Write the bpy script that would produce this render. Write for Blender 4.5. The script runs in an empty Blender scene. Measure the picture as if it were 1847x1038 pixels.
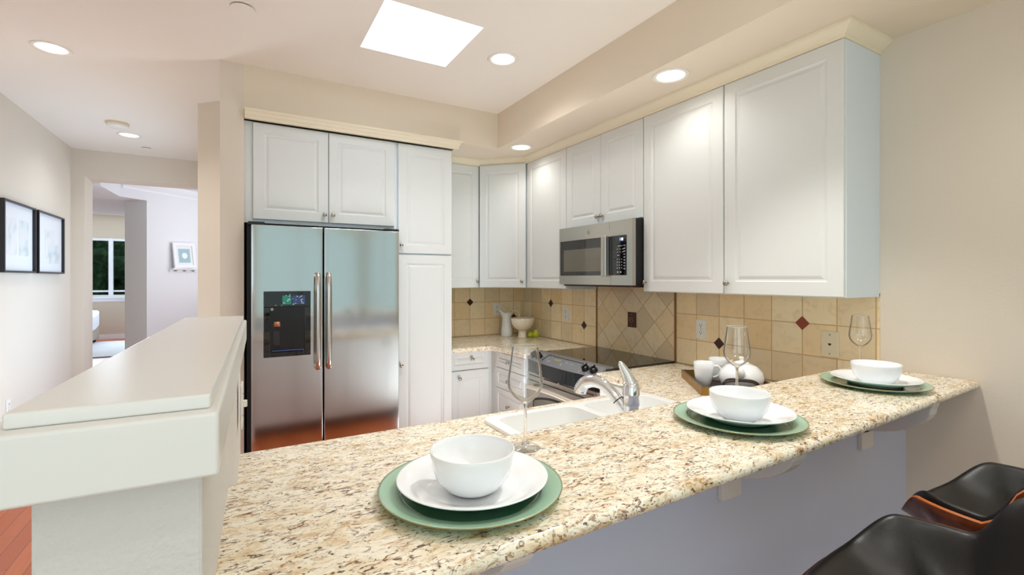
import bpy, bmesh, math, random
from math import sin, cos, pi, radians
from mathutils import Vector, Matrix
S = bpy.context.scene
C = S.collection
random.seed(4)

# ---------------------------------------------------------------- camera, world, light, exposure
cd = bpy.data.cameras.new('camera'); cam = bpy.data.objects.new('camera', cd); C.objects.link(cam)
cam.location = (0, 0, 1.45); cam.rotation_euler = (pi/2, 0, -pi/6)
cd.sensor_width = 36; cd.lens = 36*855/1847; cd.shift_y = -16/1847; cd.clip_start = .02
S.camera = cam
S.view_settings.view_transform = 'Standard'; S.view_settings.look = 'None'
S.view_settings.gamma = 1; S.view_settings.use_curve_mapping = False
S.view_settings.exposure = 0.3
S.cycles.use_denoising = True
S.cycles.max_bounces = 10; S.cycles.diffuse_bounces = 5; S.cycles.glossy_bounces = 5
S.cycles.transmission_bounces = 10; S.cycles.transparent_max_bounces = 12
S.cycles.caustics_refractive = False; S.cycles.caustics_reflective = False
S.cycles.sample_clamp_indirect = 4
W = bpy.data.worlds.new('world'); S.world = W; W.use_nodes = True
W.node_tree.nodes['Background'].inputs[0].default_value = (.63, .82, .81, 1)
W.node_tree.nodes['Background'].inputs[1].default_value = .80

def area(name, loc, rot, sx, sy, power, col=(1, 1, 1), parent=None, spread=pi):
    l = bpy.data.lights.new(name, 'AREA'); l.shape = 'RECTANGLE'; l.size = sx; l.size_y = sy
    l.energy = power; l.color = col; l.spread = spread
    o = bpy.data.objects.new(name, l); C.objects.link(o); o.location = loc; o.rotation_euler = rot
    if parent: o.parent = parent
    return o
DAY = (.70, .85, 1.0)
WARM = (1.0, .985, .95)
area('daylight_rear_window', (-2.35, -4.38, 1.5), (-pi/2+.35, 0, pi), 3.6, 2.1, 38, DAY)
area('added_side_daylight', (-4.38, -1.2, 1.5), (0, -pi/2-.35, 0), 2.1, 3.0, 14, DAY)  # unseen side window, added for more daylight
area('daylight_skylight', (.855, 2.48, 3.30), (0, 0, 0), .48, .50, 26, (.90, .95, 1.0))
area('hall_wall_fill', (-.275, 5.25, 1.1), (0, pi/2, 0), 1.7, 1.3, 17, (.50, .74, 1.0))  # unseen cool lamp added to brighten the left hall wall; no window here
area('foyer_fill', (.5, 7.2, 1.9), (pi/2, 0, pi/2), 1.4, 1.3, 13, (.94, .96, 1.0))  # unseen area lamp added to brighten the white foyer, no window behind it
area('daylight_bedroom_window', (-2.9, 14.5, 1.75), (-pi/2, 0, 0), 1.8, 1.2, 95, DAY)
CAN_POWER = 11
# fill lamps added near the floor, out of view, to brighten the ceilings
area('ceiling_fill_kitchen', (1.6, 2.3, .06), (pi, 0, 0), .3, .5, 14, (.90, .97, 1.0), spread=radians(165))
area('ceiling_fill_hall', (-.75, 4.2, .06), (pi, 0, 0), .3, .3, 8, (.72, .88, 1.0), spread=radians(160))
area('ceiling_fill_dining', (.4, -1.4, .3), (pi, 0, 0), .4, .4, 22, (.92, .97, 1.0), spread=radians(125))

# ---------------------------------------------------------------- materials
def lin(c):
    return tuple((x/12.92 if x <= .04045 else ((x+.055)/1.055)**2.4) for x in [v/255 for v in c]) + (1,)
def mat(name, col, rough=.5, metal=0, noise=0, nscale=8, bump=0, bscale=60, spec=None, coat=0, trans=0, ior=None, emit=None, estr=0):
    m = bpy.data.materials.new(name); m.use_nodes = True
    nt = m.node_tree; b = nt.nodes['Principled BSDF']; L = nt.links
    c = lin(col)
    b.inputs['Base Color'].default_value = c
    b.inputs['Roughness'].default_value = rough; b.inputs['Metallic'].default_value = metal
    if spec is not None: b.inputs['Specular IOR Level'].default_value = spec
    if coat: b.inputs['Coat Weight'].default_value = coat; b.inputs['Coat Roughness'].default_value = .08
    if trans: b.inputs['Transmission Weight'].default_value = trans
    if ior: b.inputs['IOR'].default_value = ior
    if emit: b.inputs['Emission Color'].default_value = lin(emit); b.inputs['Emission Strength'].default_value = estr
    tc = nt.nodes.new('ShaderNodeTexCoord')
    if noise:
        n = nt.nodes.new('ShaderNodeTexNoise'); n.inputs['Scale'].default_value = nscale; n.inputs['Detail'].default_value = 4
        L.new(tc.outputs['Object'], n.inputs['Vector'])
        r = nt.nodes.new('ShaderNodeMapRange'); r.inputs['To Min'].default_value = 1-noise; r.inputs['To Max'].default_value = 1+noise
        L.new(n.outputs['Fac'], r.inputs['Value'])
        v = nt.nodes.new('ShaderNodeHueSaturation'); v.inputs['Color'].default_value = c
        L.new(r.outputs['Result'], v.inputs['Value']); L.new(v.outputs['Color'], b.inputs['Base Color'])
    if bump:
        n = nt.nodes.new('ShaderNodeTexNoise'); n.inputs['Scale'].default_value = bscale; n.inputs['Detail'].default_value = 3
        L.new(tc.outputs['Object'], n.inputs['Vector'])
        bp = nt.nodes.new('ShaderNodeBump'); bp.inputs['Strength'].default_value = bump; bp.inputs['Distance'].default_value = .004
        L.new(n.outputs['Fac'], bp.inputs['Height']); L.new(bp.outputs['Normal'], b.inputs['Normal'])
    return m

class NT:
    """small helper to wire a material"""
    def __init__(s, name, rough=.4):
        s.m = bpy.data.materials.new(name); s.m.use_nodes = True; s.t = s.m.node_tree
        s.b = s.t.nodes['Principled BSDF']; s.b.inputs['Roughness'].default_value = rough
        s.tc = s.n('TexCoord')
    def n(s, ty, **kw):
        nd = s.t.nodes.new('ShaderNode'+ty)
        for k, v in kw.items():
            if hasattr(nd, k): setattr(nd, k, v)
            else: nd.inputs[k.replace('_', ' ')].default_value = v
        return nd
    def l(s, a, b): s.t.links.new(a, b)
    def math(s, op, a, b=None, c=None):
        nd = s.t.nodes.new('ShaderNodeMath'); nd.operation = op
        for i, v in enumerate((a, b, c)):
            if v is None: continue
            if isinstance(v, (int, float)): nd.inputs[i].default_value = v
            else: s.l(v, nd.inputs[i])
        return nd.outputs[0]
    def mix(s, f, a, b):
        nd = s.t.nodes.new('ShaderNodeMix'); nd.data_type = 'RGBA'
        for i, v in ((0, f), (6, a), (7, b)):
            if isinstance(v, (int, float)): nd.inputs[i].default_value = v
            elif isinstance(v, tuple): nd.inputs[i].default_value = v
            else: s.l(v, nd.inputs[i])
        return nd.outputs[2]
    def ramp(s, f, stops):
        nd = s.t.nodes.new('ShaderNodeValToRGB'); e = nd.color_ramp.elements
        while len(e) < len(stops): e.new(.5)
        for i, (p, c) in enumerate(stops): e[i].position = p; e[i].color = c
        s.l(f, nd.inputs[0]); return nd.outputs[0]

def granite():
    g = NT('granite', .16)
    mp = g.n('Mapping'); mp.inputs['Scale'].default_value = (1, 2.1, 1.6); mp.inputs['Rotation'].default_value = (0, 0, .10)
    g.l(g.tc.outputs['Object'], mp.inputs['Vector']); v = mp.outputs[0]
    def noise(sc, det=5, rg=.6, dist=0):
        n = g.n('TexNoise'); n.inputs['Scale'].default_value = sc; n.inputs['Detail'].default_value = det
        n.inputs['Roughness'].default_value = rg; n.inputs['Distortion'].default_value = dist
        g.l(v, n.inputs['Vector']); return n.outputs['Fac']
    base = g.ramp(noise(12, 6, .65, .6), [(.30, lin((214, 184, 142))), (.42, lin((238, 222, 192))), (.55, lin((250, 243, 226))), (.72, lin((232, 214, 182)))])
    tan = g.ramp(noise(30, 5, .7, .8), [(.54, (0, 0, 0, 1)), (.62, (1, 1, 1, 1))])
    c = g.mix(g.math('MULTIPLY', tan, .7), base, lin((204, 164, 116)))
    grey = g.ramp(noise(38, 4, .6, .3), [(.60, (0, 0, 0, 1)), (.68, (1, 1, 1, 1))])
    c = g.mix(g.math('MULTIPLY', grey, .45), c, lin((186, 172, 158)))
    big = g.ramp(noise(7, 3, .5), [(.34, (.3, .3, .3, 1)), (.56, (1, 1, 1, 1))])
    f1 = g.ramp(noise(43, 6, .68, 1.4), [(.545, (0, 0, 0, 1)), (.595, (1, 1, 1, 1))])
    c = g.mix(g.math('MULTIPLY', f1, big), c, lin((126, 84, 50)))
    f2 = g.ramp(noise(64, 5, .66, 1.0), [(.585, (0, 0, 0, 1)), (.625, (1, 1, 1, 1))])
    c = g.mix(g.math('MULTIPLY', f2, .92), c, lin((58, 38, 28)))
    g.l(c, g.b.inputs['Base Color'])
    g.b.inputs['Specular IOR Level'].default_value = .45
    return g.m

def tiles(name, axis, o, size, diag=False):
    """axis: which world axis runs along the wall; o: grid origin (along, z)"""
    g = NT(name, .42)
    sp = g.n('SeparateXYZ'); g.l(g.tc.outputs['Object'], sp.inputs[0])
    u = g.math('SUBTRACT', sp.outputs['XYZ'.index(axis)], o[0]); w = g.math('SUBTRACT', sp.outputs[2], o[1])
    if diag:
        a = g.math('MULTIPLY', g.math('ADD', u, w), .7071); b_ = g.math('MULTIPLY', g.math('SUBTRACT', u, w), .7071); u, w = a, b_
    u = g.math('DIVIDE', u, size); w = g.math('DIVIDE', w, size)
    fu = g.math('FRACT', u); fw = g.math('FRACT', w)
    du = g.math('MINIMUM', fu, g.math('SUBTRACT', 1, fu)); dw = g.math('MINIMUM', fw, g.math('SUBTRACT', 1, fw))
    d = g.math('MINIMUM', du, dw)
    line = g.ramp(d, [(.010, (1, 1, 1, 1)), (.022, (0, 0, 0, 1))])
    cb = g.n('CombineXYZ'); g.l(g.math('FLOOR', u), cb.inputs[0]); g.l(g.math('FLOOR', w), cb.inputs[1])
    wn = g.n('TexWhiteNoise'); g.l(cb.outputs[0], wn.inputs['Vector'])
    col = g.ramp(wn.outputs['Value'], [(0, lin((226, 204, 168))), (.45, lin((253, 233, 194))), (.8, lin((240, 210, 160))), (1, lin((255, 240, 208)))])
    n = g.n('TexNoise'); n.inputs['Scale'].default_value = 16; n.inputs['Detail'].default_value = 5; n.inputs['Distortion'].default_value = 1.5
    g.l(g.tc.outputs['Object'], n.inputs['Vector'])
    col = g.mix(g.ramp(n.outputs['Fac'], [(.5, (0, 0, 0, 1)), (.8, (.5, .5, .5, 1))]), col, lin((216, 182, 134)))
    col = g.mix(line, col, lin((206, 172, 122)))
    g.l(col, g.b.inputs['Base Color'])
    bp = g.n('Bump'); bp.inputs['Strength'].default_value = .25; bp.inputs['Distance'].default_value = .002
    g.l(g.ramp(d, [(.01, (0, 0, 0, 1)), (.06, (1, 1, 1, 1))]), bp.inputs['Height']); g.l(bp.outputs[0], g.b.inputs['Normal'])
    return g.m

def planks(name, c1, c2, seam, rough=.3):
    g = NT(name, rough)
    br = g.n('TexBrick'); br.offset = .37
    br.inputs['Color1'].default_value = c1; br.inputs['Color2'].default_value = c2; br.inputs['Mortar'].default_value = seam
    br.inputs['Scale'].default_value = 1; br.inputs['Mortar Size'].default_value = .0016
    br.inputs['Brick Width'].default_value = 1.1; br.inputs['Row Height'].default_value = .083
    mp = g.n('Mapping'); mp.inputs['Rotation'].default_value = (0, 0, pi/2); g.l(g.tc.outputs['Object'], mp.inputs[0]); g.l(mp.outputs[0], br.inputs['Vector'])
    n = g.n('TexNoise'); n.inputs['Scale'].default_value = 4; n.inputs['Detail'].default_value = 6
    m2 = g.n('Mapping'); m2.inputs['Scale'].default_value = (18, 1.2, 1); g.l(g.tc.outputs['Object'], m2.inputs[0]); g.l(m2.outputs[0], n.inputs['Vector'])
    c = g.mix(g.ramp(n.outputs['Fac'], [(.4, (0, 0, 0, 1)), (.75, (.55, .55, .55, 1))]), br.outputs['Color'], c2)
    g.l(c, g.b.inputs['Base Color']); return g.m

def wood(name, c1, c2, rough=.3, sc=(3, 40, 40)):
    g = NT(name, rough)
    mp = g.n('Mapping'); mp.inputs['Scale'].default_value = sc; g.l(g.tc.outputs['Object'], mp.inputs[0])
    n = g.n('TexNoise'); n.inputs['Scale'].default_value = 2; n.inputs['Detail'].default_value = 6; g.l(mp.outputs[0], n.inputs['Vector'])
    g.l(g.ramp(n.outputs['Fac'], [(.3, lin(c1)), (.7, lin(c2))]), g.b.inputs['Base Color']); return g.m

def steel(name, col=(196, 197, 196), rough=.2, sc=(2, 2, 180)):
    g = NT(name, rough); g.b.inputs['Base Color'].default_value = lin(col); g.b.inputs['Metallic'].default_value = 1
    mp = g.n('Mapping'); mp.inputs['Scale'].default_value = sc; g.l(g.tc.outputs['Object'], mp.inputs[0])
    n = g.n('TexNoise'); n.inputs['Scale'].default_value = 3; n.inputs['Detail'].default_value = 3; g.l(mp.outputs[0], n.inputs['Vector'])
    r = g.n('MapRange'); r.inputs['To Min'].default_value = rough*.8; r.inputs['To Max'].default_value = rough*1.25
    g.l(n.outputs['Fac'], r.inputs['Value']); g.l(r.outputs[0], g.b.inputs['Roughness']); return g.m

def artwork(name, bg, c1, c2, sc):
    g = NT(name, .6)
    n = g.n('TexNoise'); n.inputs['Scale'].default_value = sc; n.inputs['Detail'].default_value = 2; g.l(g.tc.outputs['Object'], n.inputs['Vector'])
    g.l(g.ramp(n.outputs['Fac'], [(.35, lin(c1)), (.52, lin(bg)), (.68, lin(c2))]), g.b.inputs['Base Color']); return g.m

def foliage(name, c1, c2, c3, sc):
    g = NT(name, .7)
    n = g.n('TexNoise'); n.inputs['Scale'].default_value = sc; n.inputs['Detail'].default_value = 8; n.inputs['Roughness'].default_value = .75
    g.l(g.tc.outputs['Object'], n.inputs['Vector'])
    g.l(g.ramp(n.outputs['Fac'], [(.36, lin(c1)), (.52, lin(c2)), (.66, lin(c3))]), g.b.inputs['Base Color'])
    bp = g.n('Bump'); bp.inputs['Strength'].default_value = 1; bp.inputs['Distance'].default_value = .15
    g.l(n.outputs['Fac'], bp.inputs['Height']); g.l(bp.outputs[0], g.b.inputs['Normal']); return g.m

def thin_glass():
    g = NT('clear_glass', 0); g.b.inputs['Transmission Weight'].default_value = 1; g.b.inputs['IOR'].default_value = 1.45
    g.b.inputs['Base Color'].default_value = (1, 1, 1, 1)
    tr = g.n('BsdfTransparent'); gl = g.n('BsdfGlossy'); gl.inputs['Roughness'].default_value = .02
    lw = g.n('LayerWeight'); lw.inputs['Blend'].default_value = .12
    m1 = g.n('MixShader'); g.l(g.math('MINIMUM', g.math('ADD', g.math('MULTIPLY', lw.outputs['Fresnel'], .8), .05), .7), m1.inputs[0])
    g.l(tr.outputs[0], m1.inputs[1]); g.l(gl.outputs[0], m1.inputs[2]); g.l(m1.outputs[0], g.t.nodes['Material Output'].inputs['Surface'])
    return g.m
M = dict(
    wall=mat('beige_wall_paint', (224, 213, 198), .85, bump=.15, bscale=90),
    ceil=mat('ceiling_paint', (241, 235, 226), .9, bump=.1, bscale=70),
    soffit=mat('soffit_paint', (230, 216, 196), .85, bump=.1, bscale=80),
    hallwhite=mat('white_wall_paint', (236, 237, 240), .85),
    tanwall=mat('tan_wall_paint', (208, 194, 176), .85),
    shaft=mat('shaft_paint', (245, 247, 250), .9),
    floor=planks('red_oak_floor', lin((206, 112, 62)), lin((186, 92, 46)), lin((80, 34, 20))),
    cab=mat('white_cabinet', (224, 226, 224), .38, noise=.01, nscale=3),
    carcass=mat('cabinet_melamine', (220, 230, 238), .45),
    crown=mat('cream_crown', (236, 224, 198), .45),
    ledge=mat('cream_ledge_paint', (240, 238, 234), .3, bump=.03, bscale=40),
    pony=mat('pony_wall_paint', (222, 218, 214), .85, bump=.5, bscale=120),
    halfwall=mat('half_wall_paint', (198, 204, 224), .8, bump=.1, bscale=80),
    granite=granite(), steel=steel('brushed_steel', (202, 204, 204), .11), steel2=mat('appliance_steel', (190, 184, 174), .28, 1),
    handle=mat('satin_steel', (206, 202, 196), .2, 1),
    chrome=mat('chrome', (232, 234, 238), .05, 1), nickel=mat('brushed_nickel', (176, 166, 152), .25, 1),
    black=mat('black_plastic', (14, 14, 15), .22), blackm=mat('black_matte', (12, 12, 13), .6), gap=mat('dark_gap', (18, 16, 15), .8),
    glassblk=mat('black_ceramic_glass', (12, 11, 10), .035, spec=.7), cooktop=mat('cooktop_glass', (16, 13, 10), .03, spec=.8),
    ovenglass=mat('oven_window_glass', (96, 92, 80), .08, spec=.6), mwglass=mat('microwave_glass', (34, 27, 16), .05, spec=.8),
    panelgrey=mat('grey_control_panel', (128, 128, 132), .35, .4),
    white=mat('white_porcelain', (248, 250, 252), .12, coat=.4), sinkw=mat('white_enamel', (248, 248, 246), .15, coat=.3),
    sage=mat('sage_glaze', (158, 192, 166), .22, noise=.03, nscale=20, coat=.3), green=mat('deep_green_glaze', (44, 104, 62), .14, coat=.4), gilt=mat('gilt_rim', (150, 128, 74), .35, .5),
    cream=mat('cream_ceramic', (240, 228, 206), .3), ceram=mat('white_ceramic', (238, 236, 232), .25),
    glass=thin_glass(), glass_solid=mat('solid_glass', (255, 255, 255), 0, trans=1, ior=1.45),
    rimglass=mat('rim_glass', (240, 240, 238), .08, trans=.5, ior=1.3),
    pear=mat('pear_skin', (176, 180, 44), .4, noise=.12, nscale=25), stem=mat('stem_brown', (80, 58, 34), .7),
    accent=mat('accent_tile_glaze', (62, 26, 20), .3, noise=.1, nscale=60), accent2=mat('accent_tile_red', (140, 62, 36), .3, noise=.15, nscale=80),
    trim=mat('bronze_trim', (136, 92, 44), .4), bronze=mat('bronze_plate', (70, 38, 26), .4, .3), bronze2=mat('bronze_relief', (168, 112, 80), .4, .4),
    plate=mat('white_plate_plastic', (240, 238, 232), .35), ivory=mat('ivory_plate_plastic', (232, 220, 190), .35), slot=mat('slot_dark', (40, 36, 32), .6),
    gold=mat('gold_tray_side', (158, 122, 62), .35, .6, noise=.2, nscale=14), traydark=mat('tray_inner', (44, 32, 24), .4), trayrim=mat('tray_rim', (92, 80, 70), .4, .3),
    leather=mat('black_leather', (27, 25, 25), .38, bump=.08, bscale=300), walnut=wood('bentwood_veneer', (84, 40, 18), (122, 60, 26), .22, (2, 14, 14)), plyedge=mat('plywood_edge', (196, 112, 58), .35),
    frame=mat('black_picture_frame', (22, 24, 30), .35), matb=mat('picture_mat', (232, 233, 236), .5, spec=.6),
    art1=artwork('abstract_print_grey', (222, 226, 228), (196, 206, 206), (232, 226, 220), 9), art2=artwork('abstract_print_pale', (226, 228, 230), (206, 212, 214), (236, 228, 226), 8),
    aqua=mat('aqua_print', (160, 196, 202), .6), framew=mat('white_frame', (240, 242, 246), .4),
    fixt=mat('fixture_white', (240, 236, 228), .4), detector=mat('smoke_detector_plastic', (226, 206, 172), .5),
    lamp=mat('lamp_glow', (255, 255, 255), .5, emit=(255, 244, 226), estr=7),
    led=mat('clock_digits', (200, 210, 255), .5, emit=(190, 205, 255), estr=1.4), ink=mat('panel_print', (200, 200, 204), .5), bluefilm=mat('blue_film', (40, 62, 112), .15, coat=.5), teal=mat('teal_film', (20, 130, 110), .2, coat=.5),
    duvet=mat('white_duvet', (226, 228, 236), .9), bedbase=mat('upholstered_bed', (172, 160, 146), .9), rug=mat('pale_rug', (206, 206, 208), .95, noise=.1, nscale=3, bump=.4, bscale=120), rugedge=mat('rug_border', (92, 76, 62), .95),
    leaf=foliage('conifer_leaf', (22, 40, 28), (54, 86, 56), (98, 136, 88), 5), leaf2=foliage('shrub_leaf', (52, 96, 36), (96, 150, 58), (150, 196, 90), 9), bark=mat('bark', (60, 46, 36), .9),
    lawn=foliage('lawn', (30, 58, 22), (52, 88, 34), (80, 116, 50), 14), tray_in=mat('walnut_dark', (60, 44, 34), .45),
    oak=mat('ring_foot', (40, 34, 30), .4, .5),
)

# ---------------------------------------------------------------- helpers
def tag(o, label, cat, group=None):
    o['label'] = label; o['category'] = cat
    if group: o['group'] = group
    return o
def thing(name, label, cat, loc=(0, 0, 0), rz=0, group=None):
    o = bpy.data.objects.new(name, None); C.objects.link(o); o.empty_display_size = .05
    o.location = loc; o.rotation_euler = (0, 0, rz)
    return tag(o, label, cat, group)
def obj(name, bm, m, parent=None, smooth=False, bevel=0, seg=2, sub=0, loc=None):
    bmesh.ops.recalc_face_normals(bm, faces=bm.faces)
    me = bpy.data.meshes.new(name); bm.to_mesh(me); bm.free()
    for mm in (m if isinstance(m, (list, tuple)) else [m]): me.materials.append(mm)
    o = bpy.data.objects.new(name, me); C.objects.link(o)
    if parent: o.parent = parent
    if loc: o.location = loc
    if smooth:
        for p in me.polygons: p.use_smooth = True
    if bevel:
        b = o.modifiers.new('bevel', 'BEVEL'); b.width = bevel; b.segments = seg; b.limit_method = 'ANGLE'; b.angle_limit = radians(40)
        if seg > 2:
            for p in me.polygons: p.use_smooth = True
            w = o.modifiers.new('wn', 'WEIGHTED_NORMAL'); w.keep_sharp = False
    if sub:
        s = o.modifiers.new('sub', 'SUBSURF'); s.levels = s.render_levels = sub
    return o
def struct(name, bm, m, **k):
    o = obj(name, bm, m, **k); o['kind'] = 'structure'; return o
def B(): return bmesh.new()
def box(bm, x0, x1, y0, y1, z0, z1):
    v = [bm.verts.new(p) for p in ((x0, y0, z0), (x1, y0, z0), (x1, y1, z0), (x0, y1, z0), (x0, y0, z1), (x1, y0, z1), (x1, y1, z1), (x0, y1, z1))]
    for f in ((3, 2, 1, 0), (4, 5, 6, 7), (0, 1, 5, 4), (1, 2, 6, 5), (2, 3, 7, 6), (3, 0, 4, 7)): bm.faces.new([v[i] for i in f])
    return v
def boxm(*a):
    bm = B(); box(bm, *a); return bm
def prism(bm, pts, z0, z1, mtx=None):
    """extrude polygon pts (x,y) from z0 to z1"""
    a = [Vector((x, y, z0)) for x, y in pts]; b = [Vector((x, y, z1)) for x, y in pts]
    if mtx: a = [mtx @ p for p in a]; b = [mtx @ p for p in b]
    a = [bm.verts.new(p) for p in a]; b = [bm.verts.new(p) for p in b]
    n = len(pts); bm.faces.new(a[::-1]); bm.faces.new(b)
    for i in range(n): bm.faces.new((a[i], a[(i+1) % n], b[(i+1) % n], b[i]))
def slab(pts, holes, z0, z1):
    """plate with holes"""
    bm = B(); top = []; bot = []
    for loop in [pts]+holes:
        t = [bm.verts.new((x, y, z1)) for x, y in loop]; b = [bm.verts.new((x, y, z0)) for x, y in loop]
        n = len(loop)
        for i in range(n):
            j = (i+1) % n
            bm.faces.new((t[i], t[j], b[j], b[i]))
            top.append(bm.edges.get((t[i], t[j]))); bot.append(bm.edges.get((b[i], b[j])))
    bmesh.ops.triangle_fill(bm, use_beauty=True, edges=top)
    bmesh.ops.triangle_fill(bm, use_beauty=True, edges=bot)
    return bm
def circ(x, y, r, n=28): return [(x+r*cos(2*pi*i/n), y+r*sin(2*pi*i/n)) for i in range(n)]
def lathe(bm, prof, n=40, mtx=None, cap=False):
    rings = []
    for r, z in prof:
        if r < 1e-6:
            p = Vector((0, 0, z)); rings.append([bm.verts.new(mtx @ p if mtx else p)])
        else:
            rings.append([bm.verts.new((mtx @ Vector((r*cos(2*pi*i/n), r*sin(2*pi*i/n), z))) if mtx else (r*cos(2*pi*i/n), r*sin(2*pi*i/n), z)) for i in range(n)])
    for a, b in zip(rings, rings[1:]):
        for i in range(n):
            j = (i+1) % n
            if len(a) == 1 and len(b) == 1: continue
            if len(a) == 1: bm.faces.new((a[0], b[i], b[j]))
            elif len(b) == 1: bm.faces.new((a[i], a[j], b[0]))
            else: bm.faces.new((a[i], a[j], b[j], b[i]))
    if cap:
        for r in (rings[0], rings[-1]):
            if len(r) > 2: bm.faces.new(r)
    return bm
def tube(bm, pts, r, n=12, closed=False):
    pts = [Vector(p) for p in pts]; rs = r if isinstance(r, (list, tuple)) else [r]*len(pts)
    rings = []; prev = None
    for i, p in enumerate(pts):
        t = (pts[min(i+1, len(pts)-1)]-pts[max(i-1, 0)]).normalized()
        if prev is None:
            a = Vector((0, 0, 1)) if abs(t.z) < .9 else Vector((1, 0, 0)); u = t.cross(a).normalized()
        else:
            u = (prev-t*prev.dot(t)).normalized()
        prev = u; w = t.cross(u)
        rings.append([bm.verts.new(p+(u*cos(2*pi*k/n)+w*sin(2*pi*k/n))*rs[i]) for k in range(n)])
    for a, b in zip(rings, rings[1:]):
        for k in range(n): bm.faces.new((a[k], a[(k+1) % n], b[(k+1) % n], b[k]))
    bm.faces.new(rings[0][::-1]); bm.faces.new(rings[-1]); return bm
def bez(p, n=12):
    """smooth polyline through control points (Catmull-Rom)"""
    p = [Vector(q) for q in p]; q = [p[0]*2-p[1]]+p+[p[-1]*2-p[-2]]; out = []
    for i in range(1, len(q)-2):
        for k in range(n):
            t = k/n; a, b, c, d = q[i-1:i+3]
            out.append(.5*((2*b)+(c-a)*t+(2*a-5*b+4*c-d)*t*t+(3*b-a-3*c+d)*t**3))
    out.append(p[-1]); return out
def panel(w, h, t=.02, rail=.062, x0=0, z0=0, y=0):
    """routed door: face toward -y, lower left corner at (x0, z0)"""
    bm = B(); prev = None
    small = min(w, h) < .24
    k = .62 if small else 1
    for ins, d in ((0, t), (0, .003), (.003, 0), (rail*k, 0), (rail*k+.005, .0055), (rail*k+.012, .0065), (rail*k+.026, .0012), (rail*k+.03, .0008)):
        r = [bm.verts.new((x, y+d, z)) for x, z in ((x0+ins, z0+ins), (x0+w-ins, z0+ins), (x0+w-ins, z0+h-ins), (x0+ins, z0+h-ins))]
        if prev is None: bm.faces.new(r[::-1])
        else:
            for i in range(4): bm.faces.new((prev[i], prev[(i+1) % 4], r[(i+1) % 4], r[i]))
        prev = r
    bm.faces.new(prev); return bm
KNOB = [(.0, 0), (.0045, 0), (.0045, .012), (.006, .015), (.0125, .018), (.014, .022), (.012, .027), (.006, .029), (0, .0295)]
def knob(parent, x, z, y=0):
    bm = lathe(B(), KNOB, 20, Matrix.Translation((x, y, z)) @ Matrix.Rotation(pi/2, 4, 'X'))
    return obj('knob', bm, M['nickel'], parent, smooth=True)
def door(parent, x0, z0, w, h, kx=None, kz=None, name='door'):
    d = obj(name, panel(w, h), M['cab'], parent, loc=(x0, -.02, z0))
    if kx is not None: knob(d, kx-x0, kz-z0)
    return d
def facing_left(x, y): return dict(loc=(x, y, 0), rz=-pi/2)   # local +x runs toward world -y, front looks to world -x

# ---------------------------------------------------------------- setting
CE = 2.763; SO = 2.487
struct('floor', boxm(-4.6, 2.6, -4.6, 18, -.05, 0), M['floor'])
cans = [(1.37, 2.482), (1.37, .95), (-.921, 3.648), (-.864, 5.50), (.55, -.25), (1.9, -1.6), (-1.8, -.8), (-.3, -2.6)]
socans = [(1.914, 1.692), (1.933, 3.204), (1.914, .18)]
CR = .072
sky = [(.598, 2.222), (1.11, 2.222), (1.11, 2.75), (.598, 2.75)]
struct('ceiling', slab([(-4.6, -4.6), (2.6, -4.6), (2.6, 6.64), (-4.6, 6.64)], [sky]+[circ(x, y, CR) for x, y in cans], CE, CE+.03), M['ceil'])
bm = B()
for a, b in ((0, 1), (1, 2), (2, 3), (3, 0)):
    p, q = sky[a], sky[b]; f = [bm.verts.new(v) for v in ((*p, CE+.03), (*q, CE+.03), (*q, 3.34), (*p, 3.34))]; bm.faces.new(f)
o = struct('window_1', bm, M['shaft']); o['label'] = 'white skylight shaft in the kitchen ceiling'
s = o.modifiers.new('s', 'SOLIDIFY'); s.thickness = .02; s.offset = 1
# soffit: L-shaped dropped ceiling with cut-outs for the lamps
struct('trim_1', slab([(1.79, -4.5), (2.45, -4.5), (2.45, 4.065), (.03, 4.065), (.03, 3.33), (1.79, 3.33)], [circ(x, y, CR) for x, y in socans], SO, CE), M['soffit'])

struct('wall_back', boxm(.03, 2.45, 4.065, 4.18, 0, CE), M['wall'])
struct('wall_fridge', boxm(-.095, .03, 3.33, 4.18, 0, CE), M['wall'])
bm = B(); prism(bm, [(-.263, 4.25), (-.095, 4.082), (-.095, 4.18), (.03, 4.18), (.03, 4.3), (-.14, 4.3), (-.14, 6.34), (-.263, 6.34)], 0, CE)
struct('wall_hall_right', bm, M['wall'])
struct('wall_left', boxm(-1.57, -1.45, 2.5, 6.64, 0, CE), M['wall'])
struct('wall_living', boxm(-4.6, -1.57, 2.5, 2.62, 0, CE), M['wall'])
bm = B()
box(bm, -1.45, -1.354, 6.34, 6.655, 0, CE); box(bm, -1.354, -.14, 6.34, 6.655, 2.49, CE)
struct('wall_hall_end', bm, M['wall'])
# living-room walls behind the camera; side and right windows added for their light
def holed_wall(name, axis, pos, th, a0, a1, wins, m, H=CE):
    bm = B(); xs = sorted(wins)
    def bx(p, q, z0, z1):
        if axis == 'y': box(bm, p, q, pos-th, pos, z0, z1)
        else: box(bm, pos-th, pos, p, q, z0, z1)
    c = a0
    for p, q, z0, z1 in xs:
        bx(c, p, 0, H); bx(p, q, 0, z0); bx(p, q, z1, H); c = q
    bx(c, a1, 0, H); return struct(name, bm, m)
holed_wall('wall_rear', 'y', -4.5, .12, -4.6, 2.45, [(-4.2, -.5, .4, 2.6), (-.1, 2.40, .3, 2.72)], M['wall'])
holed_wall('wall_right', 'x', 2.57, .12, -4.6, 4.2, [(-4.3, -.9, .3, 2.72)], M['wall'])
holed_wall('wall_side', 'x', -4.5, .12, -4.5, 2.5, [(-2.8, .4, .45, 2.45)], M['wall'])
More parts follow.
